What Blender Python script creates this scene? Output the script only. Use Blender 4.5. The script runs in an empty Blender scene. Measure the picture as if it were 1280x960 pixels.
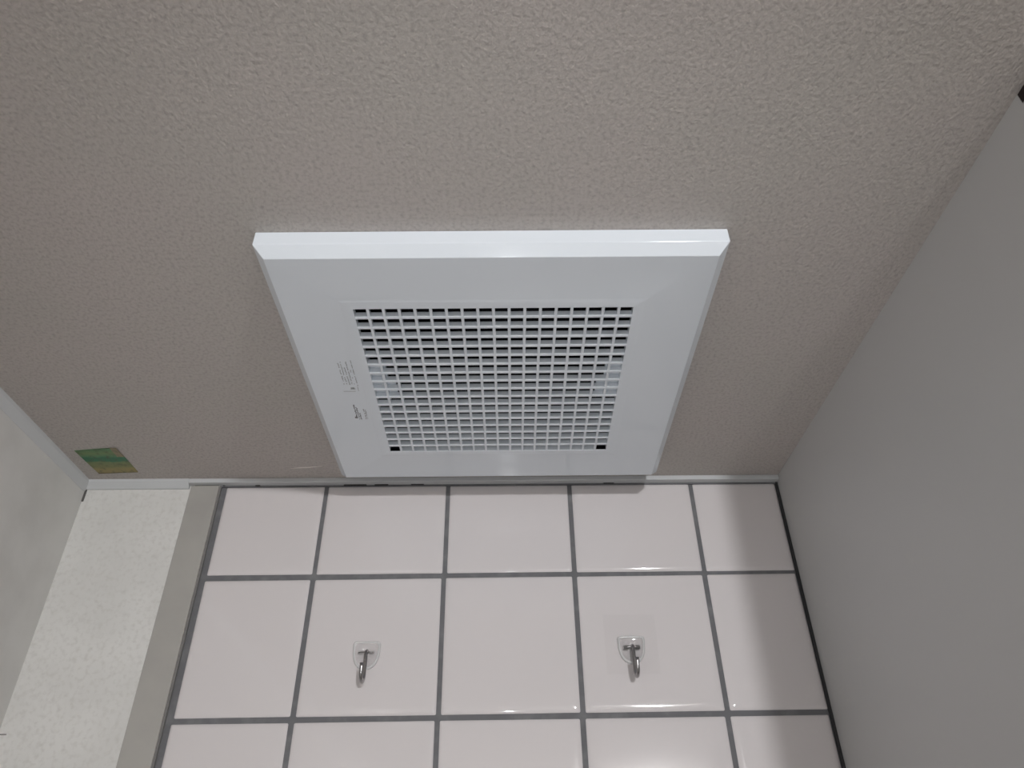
import bpy, bmesh, math, random
from mathutils import Vector, Matrix

# ------------------------------------------------------------------ camera, light, exposure
H = 2.30                                   # ceiling height; wall measures below are taken from the ceiling (z = 0)
sc = bpy.context.scene
col = sc.collection

cam_d = bpy.data.cameras.new('camera')
cam = bpy.data.objects.new('camera', cam_d); col.objects.link(cam)
yaw, pitch, roll, FPX = 0.00738, 0.61748, -0.01041, 936.36
fw = Vector((math.sin(yaw)*math.cos(pitch), math.cos(yaw)*math.cos(pitch), math.sin(pitch)))
rt = Vector((math.cos(yaw), -math.sin(yaw), 0)); up = rt.cross(fw)
r2 = rt*math.cos(roll) + up*math.sin(roll); u2 = -rt*math.sin(roll) + up*math.cos(roll)
M = Matrix((r2, u2, -fw)).transposed().to_4x4()
M.translation = Vector((0.0, -0.82867, H-0.4421))
cam.matrix_world = M
cam_d.sensor_width = 36.0; cam_d.lens = FPX*36.0/1280.0; cam_d.clip_start = 0.01
sc.camera = cam

world = bpy.data.worlds.new('world'); sc.world = world; world.use_nodes = True
world.node_tree.nodes['Background'].inputs[0].default_value = (0.8, 0.85, 0.9, 1)
world.node_tree.nodes['Background'].inputs[1].default_value = 0.02

def point(name, loc, power, radius, color):
    d = bpy.data.lights.new(name, 'POINT'); d.energy = power; d.shadow_soft_size = radius; d.color = color
    o = bpy.data.objects.new(name, d); o.location = loc; col.objects.link(o); return o
point('room_lamp', (0.60, -2.60, H-0.115), 89.0, 0.055, (0.975, 0.985, 1.0))
# the LED of the phone that took the photograph: a weak wide beam along the line of sight
pd = bpy.data.lights.new('phone_light', 'SPOT'); pd.energy = 2.9; pd.shadow_soft_size = 0.004; pd.color = (0.94, 0.97, 1.0)
pd.spot_size = math.radians(94); pd.spot_blend = 1.0
pl = bpy.data.objects.new('phone_light', pd); col.objects.link(pl)
pl.matrix_world = Matrix.Translation((0.002, -0.830, H-0.4421-0.050)) @ M.to_3x3().to_4x4()

vs = sc.view_settings
vs.view_transform = 'Standard'; vs.look = 'None'; vs.gamma = 1.0; vs.use_curve_mapping = False
vs.exposure = 0.0

# ------------------------------------------------------------------ helpers
def mat(name, color, rough=0.5, spec=0.5, metallic=0.0, bump=None, mottle=None, trans=0.0, ior=1.5, coat=0.0):
    """bump = list of (scale, detail, strength, distance, stretch); mottle = (scale, colour2, lo, hi)"""
    m = bpy.data.materials.new(name); m.use_nodes = True
    nt = m.node_tree; b = nt.nodes['Principled BSDF']
    b.inputs['Base Color'].default_value = (*color, 1)
    b.inputs['Roughness'].default_value = rough
    b.inputs['Specular IOR Level'].default_value = spec
    b.inputs['Metallic'].default_value = metallic
    b.inputs['Transmission Weight'].default_value = trans
    b.inputs['IOR'].default_value = ior
    b.inputs['Coat Weight'].default_value = coat
    tc = nt.nodes.new('ShaderNodeTexCoord')
    if mottle:
        layers = mottle if isinstance(mottle, list) else [mottle]
        prev = None
        for (s, c2, lo, hi) in layers:
            n = nt.nodes.new('ShaderNodeTexNoise'); n.inputs['Scale'].default_value = s; n.inputs['Detail'].default_value = 4
            nt.links.new(tc.outputs['Object'], n.inputs['Vector'])
            r = nt.nodes.new('ShaderNodeMapRange'); r.inputs['From Min'].default_value = lo; r.inputs['From Max'].default_value = hi
            nt.links.new(n.outputs['Fac'], r.inputs['Value'])
            mx = nt.nodes.new('ShaderNodeMix'); mx.data_type = 'RGBA'
            nt.links.new(r.outputs['Result'], mx.inputs['Factor'])
            if prev is None: mx.inputs['A'].default_value = (*color, 1)
            else: nt.links.new(prev, mx.inputs['A'])
            mx.inputs['B'].default_value = (*c2, 1)
            prev = mx.outputs['Result']
        nt.links.new(prev, b.inputs['Base Color'])
    if bump:
        prev = None
        for (s, det, st, dist, stretch) in bump:
            mp = nt.nodes.new('ShaderNodeMapping'); mp.inputs['Scale'].default_value = stretch
            nt.links.new(tc.outputs['Object'], mp.inputs['Vector'])
            n = nt.nodes.new('ShaderNodeTexNoise'); n.inputs['Scale'].default_value = s; n.inputs['Detail'].default_value = det
            nt.links.new(mp.outputs['Vector'], n.inputs['Vector'])
            bp = nt.nodes.new('ShaderNodeBump'); bp.inputs['Strength'].default_value = st; bp.inputs['Distance'].default_value = dist
            nt.links.new(n.outputs['Fac'], bp.inputs['Height'])
            if prev: nt.links.new(prev, bp.inputs['Normal'])
            prev = bp.outputs['Normal']
        nt.links.new(prev, b.inputs['Normal'])
    return m

def link(name, me, m=None, parent=None, loc=None):
    o = bpy.data.objects.new(name, me); col.objects.link(o)
    if m and me and not me.materials: me.materials.append(m)
    if parent: o.parent = parent
    if loc is not None: o.location = loc
    return o
def empty(name, loc, rz=0.0):
    o = bpy.data.objects.new(name, None); col.objects.link(o); o.location = loc; o.rotation_euler.z = rz
    o.empty_display_size = 0.05; return o
def tag(o, label=None, cat=None, group=None, kind=None):
    if label: o['label'] = label
    if cat: o['category'] = cat
    if group: o['group'] = group
    if kind: o['kind'] = kind
    return o
def mesh_from(bm, name, smooth=False):
    bmesh.ops.recalc_face_normals(bm, faces=bm.faces)
    me = bpy.data.meshes.new(name); bm.to_mesh(me); bm.free()
    if smooth:
        for p in me.polygons: p.use_smooth = True
    return me
def add_box(bm, x0, x1, y0, y1, z0, z1):
    v = [bm.verts.new((x, y, z)) for x in (x0, x1) for y in (y0, y1) for z in (z0, z1)]
    for f in ((0,1,3,2),(4,6,7,5),(0,4,5,1),(2,3,7,6),(0,2,6,4),(1,5,7,3)): bm.faces.new([v[i] for i in f])
def box_mesh(name, x0, x1, y0, y1, z0, z1, bev=0.0, seg=2):
    bm = bmesh.new(); add_box(bm, x0, x1, y0, y1, z0, z1)
    if bev: bmesh.ops.bevel(bm, geom=list(bm.edges), offset=bev, segments=seg, profile=0.5, affect='EDGES')
    return mesh_from(bm, name)
def box(name, x0, x1, y0, y1, z0, z1, m, parent=None, bev=0.0):
    return link(name, box_mesh(name, x0, x1, y0, y1, z0, z1, bev), m, parent)
def prism(name, prof, a0, a1, axis, m, parent=None):
    """profile polygon extruded along x (prof = (y,z)) or along y (prof = (x,z))"""
    bm = bmesh.new()
    P = (lambda a, p: (a, p[0], p[1])) if axis == 'x' else (lambda a, p: (p[0], a, p[1]))
    A = [bm.verts.new(P(a0, p)) for p in prof]; B = [bm.verts.new(P(a1, p)) for p in prof]
    bm.faces.new(A); bm.faces.new(B[::-1])
    for i in range(len(prof)):
        j = (i+1) % len(prof); bm.faces.new((A[i], A[j], B[j], B[i]))
    return link(name, mesh_from(bm, name), m, parent)
def tube_mesh(bm, pts, rad, seg=12):
    pts = [Vector(p) for p in pts]; rings = []
    n0 = None
    for i, p in enumerate(pts):
        t = (pts[min(i+1, len(pts)-1)] - pts[max(i-1, 0)]).normalized()
        if n0 is None:
            n0 = Vector((1, 0, 0)); 
            if abs(t.dot(n0)) > 0.9: n0 = Vector((0, 1, 0))
        n0 = (n0 - t*n0.dot(t)).normalized(); b = t.cross(n0)
        rings.append([bm.verts.new(p + rad*(math.cos(2*math.pi*k/seg)*n0 + math.sin(2*math.pi*k/seg)*b)) for k in range(seg)])
    for a, b in zip(rings, rings[1:]):
        for k in range(seg): bm.faces.new((a[k], a[(k+1) % seg], b[(k+1) % seg], b[k]))
    bm.faces.new(rings[0]); bm.faces.new(rings[-1][::-1])

# ------------------------------------------------------------------ materials
M_ceiling = mat('ceiling_paper', (0.53, 0.487, 0.465), 0.85, 0.2,
                bump=[(420, 3, 0.8, 0.0013, (1, 0.75, 1)), (150, 2, 0.25, 0.001, (1, 1, 1))],
                mottle=[(7, (0.515, 0.482, 0.455), 0.40, 0.65), (330, (0.40, 0.366, 0.346), 0.45, 0.75)])
M_paper = mat('wall_paper', (0.70, 0.69, 0.67), 0.8, 0.25,
              bump=[(160, 4, 0.30, 0.0012, (1, 1, 1)), (45, 3, 0.2, 0.002, (1, 1, 1))],
              mottle=[(14, (0.65, 0.64, 0.62), 0.40, 0.65), (190, (0.59, 0.575, 0.55), 0.48, 0.78)])
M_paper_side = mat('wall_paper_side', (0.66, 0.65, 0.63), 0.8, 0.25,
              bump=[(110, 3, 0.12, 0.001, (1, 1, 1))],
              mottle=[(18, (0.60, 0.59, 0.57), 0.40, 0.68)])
M_tile = mat('tile_glaze', (0.67, 0.632, 0.635), 0.06, 0.5, bump=[(28, 1, 0.05, 0.0008, (1, 1, 1))])
M_grout = mat('grout', (0.155, 0.155, 0.163), 0.9, 0.2, mottle=[(60, (0.21, 0.21, 0.215), 0.48, 0.75)])
M_dark = mat('dark_sealant', (0.035, 0.035, 0.038), 0.7, 0.3)
M_trim = mat('trim_plastic', (0.55, 0.56, 0.57), 0.42, 0.4)
M_strip = mat('strip_paint', (0.40, 0.385, 0.36), 0.55, 0.3, mottle=[(20, (0.365, 0.35, 0.33), 0.4, 0.7)])
M_part = mat('partition_laminate', (0.53, 0.528, 0.525), 0.38, 0.4, bump=[(500, 2, 0.04, 0.0005, (1, 1, 1))])
M_white = mat('fan_plastic', (0.765, 0.81, 0.865), 0.10, 0.5)
M_housing = mat('fan_housing', (0.012, 0.012, 0.014), 0.8, 0.2)
M_print = mat('print_grey', (0.15, 0.15, 0.16), 0.6, 0.2)
M_print_pale = mat('print_pale', (0.33, 0.34, 0.35), 0.6, 0.2)
M_rail = mat('rail_brown', (0.018, 0.010, 0.010), 0.5, 0.3)
def clear(name, tint, gloss, milk=0.0):
    m = bpy.data.materials.new(name); m.use_nodes = True; nt = m.node_tree
    nt.nodes.remove(nt.nodes['Principled BSDF']); out = nt.nodes['Material Output']
    t = nt.nodes.new('ShaderNodeBsdfTransparent'); t.inputs[0].default_value = (*tint, 1)
    g = nt.nodes.new('ShaderNodeBsdfGlossy'); g.inputs['Roughness'].default_value = 0.08
    d = nt.nodes.new('ShaderNodeBsdfDiffuse'); d.inputs[0].default_value = (.85, .85, .85, 1)
    lw = nt.nodes.new('ShaderNodeLayerWeight'); lw.inputs[0].default_value = 0.5
    pw = nt.nodes.new('ShaderNodeMath'); pw.operation = 'POWER'; pw.inputs[1].default_value = 4.0; nt.links.new(lw.outputs['Facing'], pw.inputs[0])
    f = nt.nodes.new('ShaderNodeMath'); f.operation = 'MULTIPLY_ADD'; f.inputs[1].default_value = gloss; f.inputs[2].default_value = 0.05*gloss/.46; nt.links.new(pw.outputs[0], f.inputs[0])
    mx = nt.nodes.new('ShaderNodeMixShader'); nt.links.new(f.outputs[0], mx.inputs[0]); nt.links.new(t.outputs[0], mx.inputs[1]); nt.links.new(g.outputs[0], mx.inputs[2])
    m2 = nt.nodes.new('ShaderNodeMixShader'); m2.inputs[0].default_value = milk
    nt.links.new(mx.outputs[0], m2.inputs[1]); nt.links.new(d.outputs[0], m2.inputs[2])
    nt.links.new(m2.outputs[0], out.inputs['Surface']); return m
M_clear = clear('clear_plastic', (.99, .99, .99), .46, .03)
M_rim = clear('clear_plastic_edge', (.98, .98, .98), .46, .45)
M_film = clear('clear_film', (.995, .995, .995), .10)
M_steel = mat('steel', (0.36, 0.35, 0.35), 0.22, 0.5, metallic=1.0)
M_floor = mat('floor_vinyl', (0.42, 0.40, 0.37), 0.5, 0.4)
M_far = mat('far_wall', (0.40, 0.39, 0.37), 0.7, 0.3)
M_pale_mark = mat('pale_mark', (0.75, 0.70, 0.66), 0.6, 0.3)
M_mould = mat('mould', (0.045, 0.042, 0.04), 0.9, 0.1)

# ------------------------------------------------------------------ setting
XL, XR = -0.5200, 1.30            # left wall, far right wall of the room
YB = -3.60                        # wall behind the camera
XP = 0.3340                       # face of the grey partition where it meets the tiles
TH = 0.05
FX, FY, FROT, FW = -0.0112, -0.2296, -0.0034, 0.3731     # ventilation fan on the ceiling

def fan_pt(a, b):
    c, s = math.cos(FROT), math.sin(FROT); return (FX + a*c - b*s, FY + a*s + b*c)

# ceiling with the opening for the fan
bm = bmesh.new()
out = [(XL-TH, YB-TH), (XR+TH, YB-TH), (XR+TH, TH), (XL-TH, TH)]
inn = [fan_pt(*p) for p in ((-.135, -.135), (.135, -.135), (.135, .135), (-.135, .135))]
rows = []
for z in (H, H+0.03):
    rows.append(([bm.verts.new((*p, z)) for p in out], [bm.verts.new((*p, z)) for p in inn]))
for (o_, i_) in rows:
    for k in range(4): j = (k+1) % 4; bm.faces.new((o_[k], o_[j], i_[j], i_[k]))
for w in (0, 1):
    for k in range(4): j = (k+1) % 4; bm.faces.new((rows[0][w][k], rows[0][w][j], rows[1][w][j], rows[1][w][k]))
ceiling = tag(link('ceiling', mesh_from(bm, 'ceiling'), M_ceiling),
              'warm grey textured ceiling with the square fan set in it', kind='structure')

wall_back = tag(box('wall_back', XL-TH, XR+TH, 0.0018, TH, 0, H, M_grout), 'back wall with dark grey grout behind pale pink tiles', kind='structure')
wall_left = tag(box('wall_left', XL-TH, XL, YB, TH, 0, H, M_paper_side), 'light grey wallpapered side wall meeting the papered back corner', kind='structure')
wall_right = tag(box('wall_right', XR, XR+TH, YB, TH, 0, H, M_far), 'plain wall beyond the grey partition', kind='structure')
wall_rear = tag(box('wall_rear', XL-TH, XR+TH, YB-TH, YB, 0, H, M_far), 'plain wall opposite the tiled wall', kind='structure')
floor = tag(box('floor', XL-TH, XR+TH, YB-TH, TH, -0.05, 0, M_floor), 'plain vinyl floor of the washroom', kind='structure')

# papered strip of the back wall at the left, with its own thickness
SX0, SX1 = -0.3905, -0.3560
link('wallpaper', box_mesh('wallpaper', XL, SX0+0.004, -0.0008, 0.0018, 0, H), M_paper, wall_back)

# thin pale sliver on the ceiling, lighter than the paper around it
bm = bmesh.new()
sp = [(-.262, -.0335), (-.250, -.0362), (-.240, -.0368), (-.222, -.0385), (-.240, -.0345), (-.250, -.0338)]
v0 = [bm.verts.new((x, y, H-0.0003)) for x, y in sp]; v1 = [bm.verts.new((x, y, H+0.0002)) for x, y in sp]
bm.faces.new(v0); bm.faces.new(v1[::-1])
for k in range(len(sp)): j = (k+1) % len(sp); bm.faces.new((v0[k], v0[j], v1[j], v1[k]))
link('pale_mark', mesh_from(bm, 'pale_mark'), M_pale_mark, ceiling)

# tiles ---------------------------------------------------------------------------------------
PITCH, PZ = 0.15, 0.15218
GX, GZ = 0.0040, 0.0042
Z1 = -0.1221
def tile_mesh(w, h):
    """glazed tile with a pillowed edge, centred, face towards -y at y=0"""
    bm = bmesh.new()
    prof = [(0.0, 0.0030, .0012), (0.0006, 0.0018, .0014), (0.0016, 0.00105, .0018), (0.0030, 0.00056, .0024), (0.0048, 0.00022, .003), (0.0072, 0.00005, .004), (0.0105, 0.0, .005)]
    rings = []
    for ins, dy, rad in prof:
        ring = []
        hw, hh = w/2-ins, h/2-ins
        for (sx, sz, a0) in ((1, 1, 0), (-1, 1, 90), (-1, -1, 180), (1, -1, 270)):
            for k in range(4):
                a = math.radians(a0 + 30*k)
                ring.append(bm.verts.new((sx*(hw-rad)+rad*math.cos(a), dy, sz*(hh-rad)+rad*math.sin(a))))
        rings.append(ring)
    n = len(rings[0])
    for a, b in zip(rings, rings[1:]):
        for k in range(n): bm.faces.new((a[k], b[k], b[(k+1) % n], a[(k+1) % n]))
    bm.faces.new(rings[-1]); bm.faces.new(rings[0][::-1])
    me = mesh_from(bm, 'tile', True)
    return me
colx = [(-0.3477, -0.224-GX/2)] + [(-0.224+PITCH*i+GX/2, -0.224+PITCH*(i+1)-GX/2) for i in range(3)] + [(0.226+GX/2, 0.3312)]
rowz = [(-0.0062, Z1+GZ/2)]
k = 0
while Z1-PZ*(k+1) > -H+0.02:
    rowz.append((Z1-PZ*k-GZ/2, Z1-PZ*(k+1)+GZ/2)); k += 1
SKEW = 0.0058
cache = {}
rnd = random.Random(4)
for ri, (zt, zb) in enumerate(rowz):
    for ci, (xa, xb) in enumerate(colx):
        key = (round(xb-xa, 4), round(abs(zt-zb), 4))
        if key not in cache:
            cache[key] = tile_mesh(xb-xa, abs(zt-zb)); cache[key].materials.append(M_tile)
        cx = (xa+xb)/2
        sk = SKEW if ri else SKEW*0.5
        o = link('tile', cache[key], None, wall_back, (cx, 0.0 + rnd.uniform(-.0002, .0002), H+(zt+zb)/2 + (SKEW*cx if ri else 0.0012*cx)))
        o.rotation_euler = (rnd.uniform(-.002, .002), -sk, rnd.uniform(-.002, .002))

# grey jamb strip between wallpaper and tiles, sealant lines, cornice trims
s = tag(box('trim_1', SX0, SX1, -0.0030, 0.0018, 0, H-0.0065, M_strip, None, 0.0006), 'dull grey upright strip between the wallpaper and the tiles', kind='structure')
box('sealant', SX1-0.0002, SX1+0.0022, -0.0012, 0.0018, 0, H-0.004, mat('sealant_grey', (0.20, 0.195, 0.19), 0.8, 0.2), s)
tr = tag(box('trim_2', SX0-0.002, XP, -0.0095, 0.0018, H-0.0058, H, M_trim, None, 0.0007), 'narrow pale trim under the ceiling above the tiles', kind='structure')
# mould in the joint below the trim
for (a, b, t) in ((-0.386, -0.357, .0020), (-0.312, -0.306, .0016), (-0.203, -0.175, .0020), (-0.165, -0.148, .0018), (-0.120, -0.104, .0012), (-0.352, -0.3495, .0014), (0.118, 0.131, .0010)):
    me = box_mesh('mould', a, b, -0.0022, -0.0001, H-0.0058-t*.55, H-0.0057, 0.0003)
    link('mould', me, M_mould, tr)
box('joint', SX1, XP, -0.0006, 0.0018, H-0.0076, H-0.0056, M_grout, tr)
tl = tag(prism('trim_3', [(0.0018, H), (-0.0095, H), (-0.0090, H-0.0030), (-0.0030, H-0.0102), (0.0018, H-0.0106)], XL, SX0-0.002, 'x', M_trim), 'pale coved trim under the ceiling above the wallpaper corner', kind='structure')
ts = tag(prism('trim_4', [(XL-0.001, H), (XL+0.0052, H), (XL+0.0049, H-0.004), (XL+0.0006, H-0.0135), (XL-0.001, H-0.0138)], YB, -0.003, 'y', M_trim), 'pale coved trim under the ceiling along the side wall', kind='structure')
box('corner_gap', XL+0.0002, XL+0.0022, -0.0022, -0.0006, H-0.026, H-0.0104, mat('gap_grey', (0.12, 0.115, 0.11), .8, .2), tl)
box('wallpaper_tear', XL+0.0002, XL+0.0085, -0.0014, -0.0007, H-0.2880, H-0.2868, mat('tear', (0.25, 0.24, 0.23), .8, .2), wall_left)

# grey partition --------------------------------------------------------------------------------
RY = -0.01078
part = empty('partition', (XP, 0.0, 0.0), -RY*0)
PE = -0.575
def px(y): return XP - y*math.tan(0.01078)
bm = bmesh.new()
ys = [0.0, -0.5345, PE]
def slab(y0, y1, z0, z1):
    vs_ = []
    for y in (y0, y1):
        for dx in (0.0, 0.03):
            for z in (z0, z1): vs_.append(bm.verts.new((px(y)+dx-XP, y, z)))
    for f in ((0,1,3,2),(4,6,7,5),(0,4,5,1),(2,3,7,6),(0,2,6,4),(1,5,7,3)): bm.faces.new([vs_[i] for i in f])
slab(0.0, -0.5345, 0.0, H); slab(-0.5345, PE, 0.0, H-0.0095)
bmesh.ops.remove_doubles(bm, verts=bm.verts, dist=1e-6)
link('panel', mesh_from(bm, 'panel'), M_part, part)
box('seal_strip', -0.0029, 0.0005, -0.0012, 0.0018, 0.0, H-0.0058, M_dark, part)
tag(part, 'smooth grey cubicle partition panel running up to the ceiling', 'partition')
rail = tag(box('head_rail', px(-0.545)+0.0, px(-0.545)+0.75, PE, -0.5347, H-0.0094, H-0.0002, M_rail), 'dark brown rail under the ceiling at the front end of the grey partition', 'rail')

# ------------------------------------------------------------------ ventilation fan
fan = empty('ventilation_fan', (FX, FY, H), FROT)
tag(fan, 'square white plastic ventilation fan cover with a lattice grille on the ceiling', 'ventilation fan')
hw = FW/2; gh = 0.2378/2
FZ = -0.0225
bm = bmesh.new()
prof = [(0.0, -0.0002), (0.0, -0.0140), (0.0080, -0.0221), (hw-gh-0.0106, -0.0221), (hw-gh-0.0092, FZ), (hw-gh, FZ), (hw-gh, FZ+0.0010), (0.0095, FZ+0.0016), (0.0016, -0.0135), (0.0016, -0.0002)]
rings = []
for ins, z in prof:
    a = hw-ins; rings.append([bm.verts.new(p) for p in ((-a, -a, z), (a, -a, z), (a, a, z), (-a, a, z))])
for i in range(len(rings)):
    A = rings[i]; B = rings[(i+1) % len(rings)]
    for k in range(4): bm.faces.new((A[k], A[(k+1) % 4], B[(k+1) % 4], B[k]))
me = mesh_from(bm, 'cover_panel', True)
panel = link('cover_panel', me, M_white, fan)
bv = panel.modifiers.new('edge', 'BEVEL'); bv.width = 0.0006; bv.segments = 3; bv.limit_method = 'ANGLE'; bv.angle_limit = math.radians(18); bv.harden_normals = True
# lattice: lip round the opening, then every bar
N = 18; BX, BY, DEP = 0.0027, 0.0034, 0.0060
pitch_x = (2*gh+BX)/N; pitch_y = (2*gh+BY)/N
bm = bmesh.new()
zt = FZ+DEP
add_box(bm, -gh-0.0012, -gh, -gh, gh, FZ+0.0002, zt)
add_box(bm, gh, gh+0.0012, -gh, gh, FZ+0.0002, zt)
add_box(bm, -gh-0.0012, gh+0.0012, -gh-0.0012, -gh, FZ+0.0002, zt)
add_box(bm, -gh+pitch_x-BX, gh-pitch_x+BX, gh, gh+0.0012, FZ+0.0002, zt)      # open at the two wall-side corners
grille = link('grille', mesh_from(bm, 'grille'), M_white, fan)
def bar_mesh(name, lx, ly):
    bm = bmesh.new(); add_box(bm, -lx/2, lx/2, -ly/2, ly/2, 0, DEP)
    e = [e for e in bm.edges if all(v.co.z < 1e-6 for v in e.verts) and ((e.verts[0].co-e.verts[1].co).length > 0.1)]
    bmesh.ops.bevel(bm, geom=e, offset=0.0007, segments=3, profile=0.5, affect='EDGES')
    for v in bm.verts:                                   # moulded taper: thinner towards the inside
        if v.co.z > DEP*0.9:
            if lx > ly: v.co.y *= 0.55
            else: v.co.x *= 0.7
    return mesh_from(bm, name)
mb_x = bar_mesh('bar_across', 2*gh, BY); mb_y = bar_mesh('bar_along', BX, 2*gh)
for m_ in (mb_x, mb_y): m_.materials.append(M_white)
for i in range(1, N):
    link('bar', mb_x, None, grille, (0, -gh + i*pitch_y - BY/2, FZ))
    link('bar', mb_y, None, grille, (-gh + i*pitch_x - BX/2, 0, FZ+0.0001))
# white clip holders glimpsed behind the grille at both sides
for sgn in (-1, 1):
    bm = bmesh.new()
    add_box(bm, sgn*gh, sgn*(gh-0.0145), -0.036, 0.022, zt+0.0002, zt+0.004)
    add_box(bm, sgn*(gh-0.0145), sgn*(gh-0.021), -0.004, 0.016, zt+0.0002, zt+0.004)
    add_box(bm, sgn*(gh+.011), sgn*(gh+.0013), -0.036, 0.022, zt+0.0002, zt+0.010)
    c = link('clip_holder', mesh_from(bm, 'clip_holder'), M_white, fan)
# dark housing above the grille
bm = bmesh.new()
a, b = 0.1345, 0.131
for (r0, z0, r1, z1) in ((a, -0.004, a, 0.14), (a, 0.14, 0.0, 0.14)): pass
add_box(bm, -a, a, -a, a, 0.135, 0.14)
add_box(bm, -a, -b, -a, a, -0.0204, 0.135); add_box(bm, b, a, -a, a, -0.0204, 0.135)
add_box(bm, -b, b, -a, -b, -0.0204, 0.135); add_box(bm, -b, b, b, a, -0.0204, 0.135)
link('housing', mesh_from(bm, 'housing'), M_housing, fan)
# printed notes on the cover (too small to read in the photograph: blurred strokes only)
def strokes(name, lines, m, seed):
    rr = random.Random(seed); bm = bmesh.new()
    for (x, y0, y1, wdt, dens) in lines:
        y = y0
        while y < y1:
            l = rr.uniform(.0006, .0018)
            if rr.random() < dens:
                xo = rr.uniform(-.2, .2)*wdt; ww = wdt*rr.uniform(.55, 1)
                add_box(bm, x+xo-ww/2-FX, x+xo+ww/2-FX, y-FY, min(y+l, y1)-FY, -0.02222, -0.0220)
            y += l + rr.uniform(.0002, .0006)
    return link(name, mesh_from(bm, name), m, fan)
strokes('printed_notes', [(-.1575, -.273, -.239, .0011, .8), (-.1550, -.277, -.239, .0010, .8), (-.1524, -.268, -.238, .0011, .85), (-.1499, -.275, -.238, .0010, .85), (-.1476, -.266, -.239, .0010, .6), (-.1450, -.277, -.236, .0010, .75), (-.150, -.2335, -.2305, .0050, .8), (-.1455, -.2345, -.2275, .0008, 1.0), (-.1520, -.2275, -.2268, .014, 1.0)], M_print_pale, 3)
strokes('printed_logo', [(-.1550, -.2034, -.181, .0014, .95), (-.1530, -.199, -.1765, .0014, .95), (-.1512, -.188, -.1760, .0012, .9), (-.1562, -.1815, -.1785, .0030, 1)], M_print, 5)
strokes('printed_mark', [(-.1462, -.1965, -.1766, .0012, .85), (-.1447, -.194, -.1766, .0010, .8)], M_print_pale, 8)

# ------------------------------------------------------------------ sticker on the ceiling
M_st = bpy.data.materials.new('sticker_print'); M_st.use_nodes = True
nt = M_st.node_tree; b = nt.nodes['Principled BSDF']; b.inputs['Roughness'].default_value = 0.5
tc = nt.nodes.new('ShaderNodeTexCoord'); sx = nt.nodes.new('ShaderNodeSeparateXYZ'); nt.links.new(tc.outputs['Generated'], sx.inputs[0])
nz = nt.nodes.new('ShaderNodeTexNoise'); nz.inputs['Scale'].default_value = 4.0; nz.inputs['Detail'].default_value = 3
nt.links.new(tc.outputs['Generated'], nz.inputs['Vector'])
ad = nt.nodes.new('ShaderNodeMath'); ad.operation = 'MULTIPLY_ADD'; ad.inputs[1].default_value = 0.14; ad.inputs[2].default_value = -0.07
nt.links.new(nz.outputs['Fac'], ad.inputs[0])
sm = nt.nodes.new('ShaderNodeMath'); sm.operation = 'ADD'; nt.links.new(sx.outputs['Y'], sm.inputs[0]); nt.links.new(ad.outputs[0], sm.inputs[1])
cr = nt.nodes.new('ShaderNodeValToRGB'); cr.color_ramp.interpolation = 'LINEAR'
stops = [(0.0, (.05, .08, .04)), (.06, (.10, .24, .10)), (.22, (.17, .25, .10)), (.32, (.09, .24, .11)), (.37, (.03, .16, .075)), (.50, (.03, .17, .08)), (.55, (.17, .22, .085)), (.72, (.20, .21, .075)), (.80, (.30, .25, .085)), (.92, (.28, .22, .08)), (.97, (.10, .07, .03)), (1.0, (.28, .21, .09))]
el = cr.color_ramp.elements
el[0].position = stops[0][0]; el[0].color = (*stops[0][1], 1); el[1].position = 1.0; el[1].color = (*stops[-1][1], 1)
for p, c in stops[1:-1]: e = el.new(p); e.color = (*c, 1)
nt.links.new(sm.outputs[0], cr.inputs[0])
# tan worn corner (far x, low y) and dark rubbed edge (low x)
mx = nt.nodes.new('ShaderNodeMix'); mx.data_type = 'RGBA'; mx.inputs['B'].default_value = (.27, .22, .13, 1)
g1 = nt.nodes.new('ShaderNodeMath'); g1.operation = 'GREATER_THAN'; g1.inputs[1].default_value = 0.82; nt.links.new(sx.outputs['X'], g1.inputs[0])
g2 = nt.nodes.new('ShaderNodeMath'); g2.operation = 'LESS_THAN'; g2.inputs[1].default_value = 0.33; nt.links.new(sm.outputs[0], g2.inputs[0])
g3 = nt.nodes.new('ShaderNodeMath'); g3.operation = 'MULTIPLY'; nt.links.new(g1.outputs[0], g3.inputs[0]); nt.links.new(g2.outputs[0], g3.inputs[1])
nt.links.new(g3.outputs[0], mx.inputs['Factor']); nt.links.new(cr.outputs['Color'], mx.inputs['A'])
n2 = nt.nodes.new('ShaderNodeTexNoise'); n2.inputs['Scale'].default_value = 7.0; n2.inputs['Detail'].default_value = 4; nt.links.new(tc.outputs['Generated'], n2.inputs['Vector'])
rg = nt.nodes.new('ShaderNodeMapRange'); rg.inputs['From Min'].default_value = .5; rg.inputs['From Max'].default_value = .8; nt.links.new(n2.outputs['Fac'], rg.inputs['Value'])
m2 = nt.nodes.new('ShaderNodeMix'); m2.data_type = 'RGBA'; m2.inputs['B'].default_value = (.07, .08, .04, 1)
nt.links.new(rg.outputs['Result'], m2.inputs['Factor']); nt.links.new(mx.outputs['Result'], m2.inputs['A'])
nt.links.new(m2.outputs['Result'], b.inputs['Base Color'])
bm = bmesh.new()
pts = [(-.5000, -.0792), (-.4493, -.0858), (-.4475, -.0269), (-.4963, -.0236)]
n = 6; grid = {}
for lay, z in ((0, H-0.0005), (1, H-0.0001)):
    for i in range(n+1):
        for j in range(n+1):
            u, v = i/n, j/n
            p = [(1-u)*(1-v)*pts[0][q] + u*(1-v)*pts[1][q] + u*v*pts[2][q] + (1-u)*v*pts[3][q] for q in (0, 1)]
            curl = 0.0010*max(0, u-.7)*max(0, .4-v)/.12
            grid[lay, i, j] = bm.verts.new((p[0], p[1], z-curl))
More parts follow.
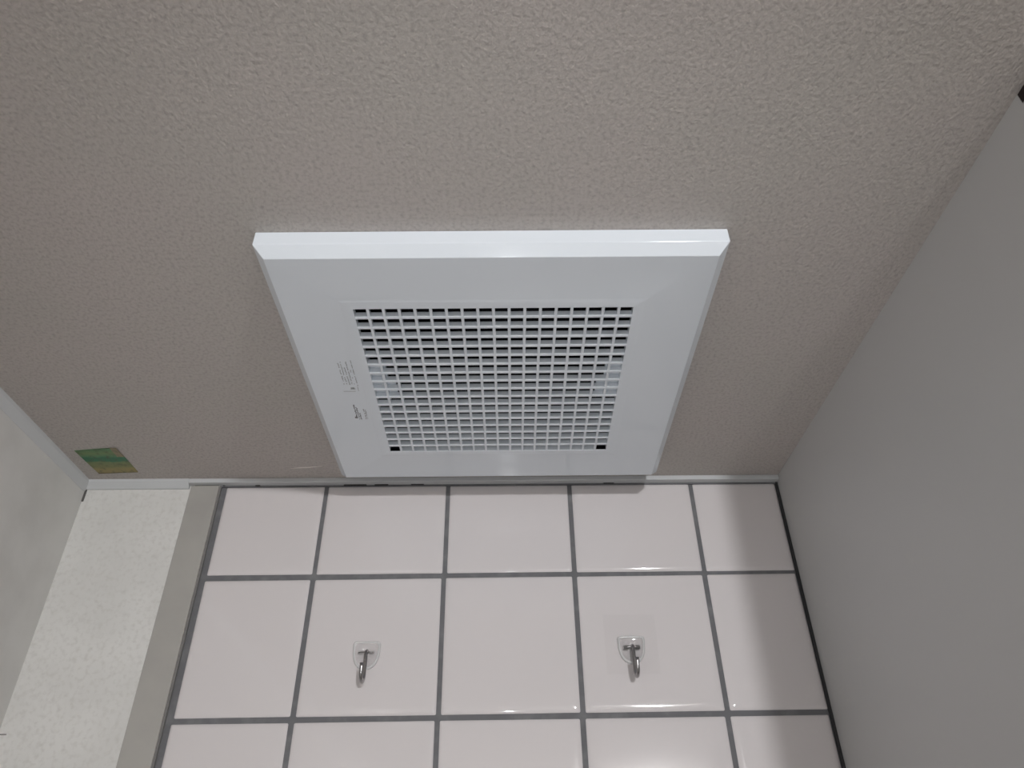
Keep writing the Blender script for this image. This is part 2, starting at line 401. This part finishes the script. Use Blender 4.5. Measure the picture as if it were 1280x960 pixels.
for lay in (0, 1):
    for i in range(n):
        for j in range(n): bm.faces.new((grid[lay, i, j], grid[lay, i+1, j], grid[lay, i+1, j+1], grid[lay, i, j+1]))
for i in range(n):
    for (A, B) in (((i, 0), (i+1, 0)), ((i, n), (i+1, n)), ((0, i), (0, i+1)), ((n, i), (n, i+1))):
        bm.faces.new((grid[0, A[0], A[1]], grid[0, B[0], B[1]], grid[1, B[0], B[1]], grid[1, A[0], A[1]]))
tag(link('sticker', mesh_from(bm, 'sticker'), M_st), 'worn green and yellow sticker on the ceiling by the papered corner', 'sticker')

# ------------------------------------------------------------------ adhesive wall hooks
def pad_mesh(w, h, t):
    """rounded shield with a raised, rounded rim; face towards -y, top at z=0"""
    outl = []
    r = 0.0032
    for k in range(5): a = math.radians(90*k/4); outl.append((w/2-r+r*math.sin(math.pi/2-a), -r+r*math.sin(a)))
    right = outl
    left = [(-x, z) for x, z in right[::-1]]
    bottom = []
    # from the left shoulder down and round to the right shoulder
    for k in range(1, 16):
        a = math.pi*(k/16)
        x = -w*0.5*math.cos(a)
        zz = -r - (h-r)*(math.sin(a)**0.62)
        bottom.append((x*(0.99), zz))
    loop = right + left + bottom
    bm = bmesh.new(); rings = []
    cx, cz = 0.0, -h*0.45
    for f, y in ((1.0, 0.0), (1.0, -t*0.5), (0.965, -t*0.88), (0.92, -t), (0.86, -t), (0.82, -t*0.78), (0.78, -t*0.68)):
        rings.append([bm.verts.new((cx+(x-cx)*f, y, cz+(z-cz)*f)) for x, z in loop])
    n = len(loop)
    for A, B in zip(rings, rings[1:]):
        for k in range(n): bm.faces.new((A[k], A[(k+1) % n], B[(k+1) % n], B[k]))
    for f in bm.faces: f.material_index = 1
    for f in bm.faces:
        if all(abs(v.co.y) > 0.0014 and abs(v.co.y) < 0.0023 for v in f.verts): f.material_index = 0
    bm.faces.new(rings[0]).material_index = 0; bm.faces.new(rings[-1][::-1]).material_index = 0
    me = mesh_from(bm, 'pad', True); return me
pad_me = pad_mesh(0.0300, 0.0300, 0.0024); pad_me.materials.append(M_clear); pad_me.materials.append(M_rim)
# wire hook: pivot loop, straight shank, round bend and upturned tip
bm = bmesh.new()
pts = [(0, -0.0020, 0.0004), (0, -0.0040, 0.0012), (0, -0.0056, 0.0002), (0, -0.0064, -0.0030), (0, -0.0068, -0.0140), (0, -0.0070, -0.0240)]
for k in range(1, 10):
    a = math.pi*k/9; pts.append((0, -0.0070-0.0088*(1-math.cos(a)), -0.0240-0.0090*math.sin(a)))
pts += [(0, -0.0250, -0.0200), (0, -0.0256, -0.0165)]
tube_mesh(bm, pts, 0.0020, 12)
hook_me = mesh_from(bm, 'hook', True); hook_me.materials.append(M_steel)
bm = bmesh.new(); tube_mesh(bm, [(-0.0085, -0.0028, 0), (-0.004, -0.0031, 0.0004), (0, -0.0032, 0.0008), (0.004, -0.0031, 0.0004), (0.0085, -0.0028, 0)], 0.0008, 10)
axle_me = mesh_from(bm, 'axle', True); axle_me.materials.append(M_steel)
lug_me = box_mesh('lug', -0.0026, 0.0026, -0.0044, -0.0014, -0.0024, 0.0022, 0.0008); lug_me.materials.append(M_clear)
def wall_hook(x, ztop, zpiv, tilt, label, film):
    root = empty('wall_hook', (x, -0.0002, H+ztop))
    tag(root, label, 'hook', 'clear adhesive hooks on the tiles')
    root.rotation_euler.y = tilt
    p = link('pad', pad_me, None, root)
    for sgn in (-1, 1): link('lug', lug_me, None, p, (sgn*0.0062, 0, zpiv-ztop))
    link('axle', axle_me, None, root, (0, 0, zpiv-ztop))
    link('hook', hook_me, None, root, (0.0008, 0, zpiv-ztop))
    p['label'] = 'clear plastic shield-shaped pad'
    if film:
        bm = bmesh.new(); add_box(bm, -0.0285, 0.0285, -0.00035, 0.0, -0.040, 0.0235)
        f = link('film', mesh_from(bm, 'film'), M_film, root); f['label'] = 'faint clear adhesive film'
    return root
wall_hook(-0.1541, -0.1972, -0.2095, 0.0, 'steel hook on a clear pad on the tile nearer the wallpaper', False)
wall_hook(0.1328, -0.1935, -0.2062, 0.0, 'steel hook on a clear pad on the tile nearer the grey partition', True)
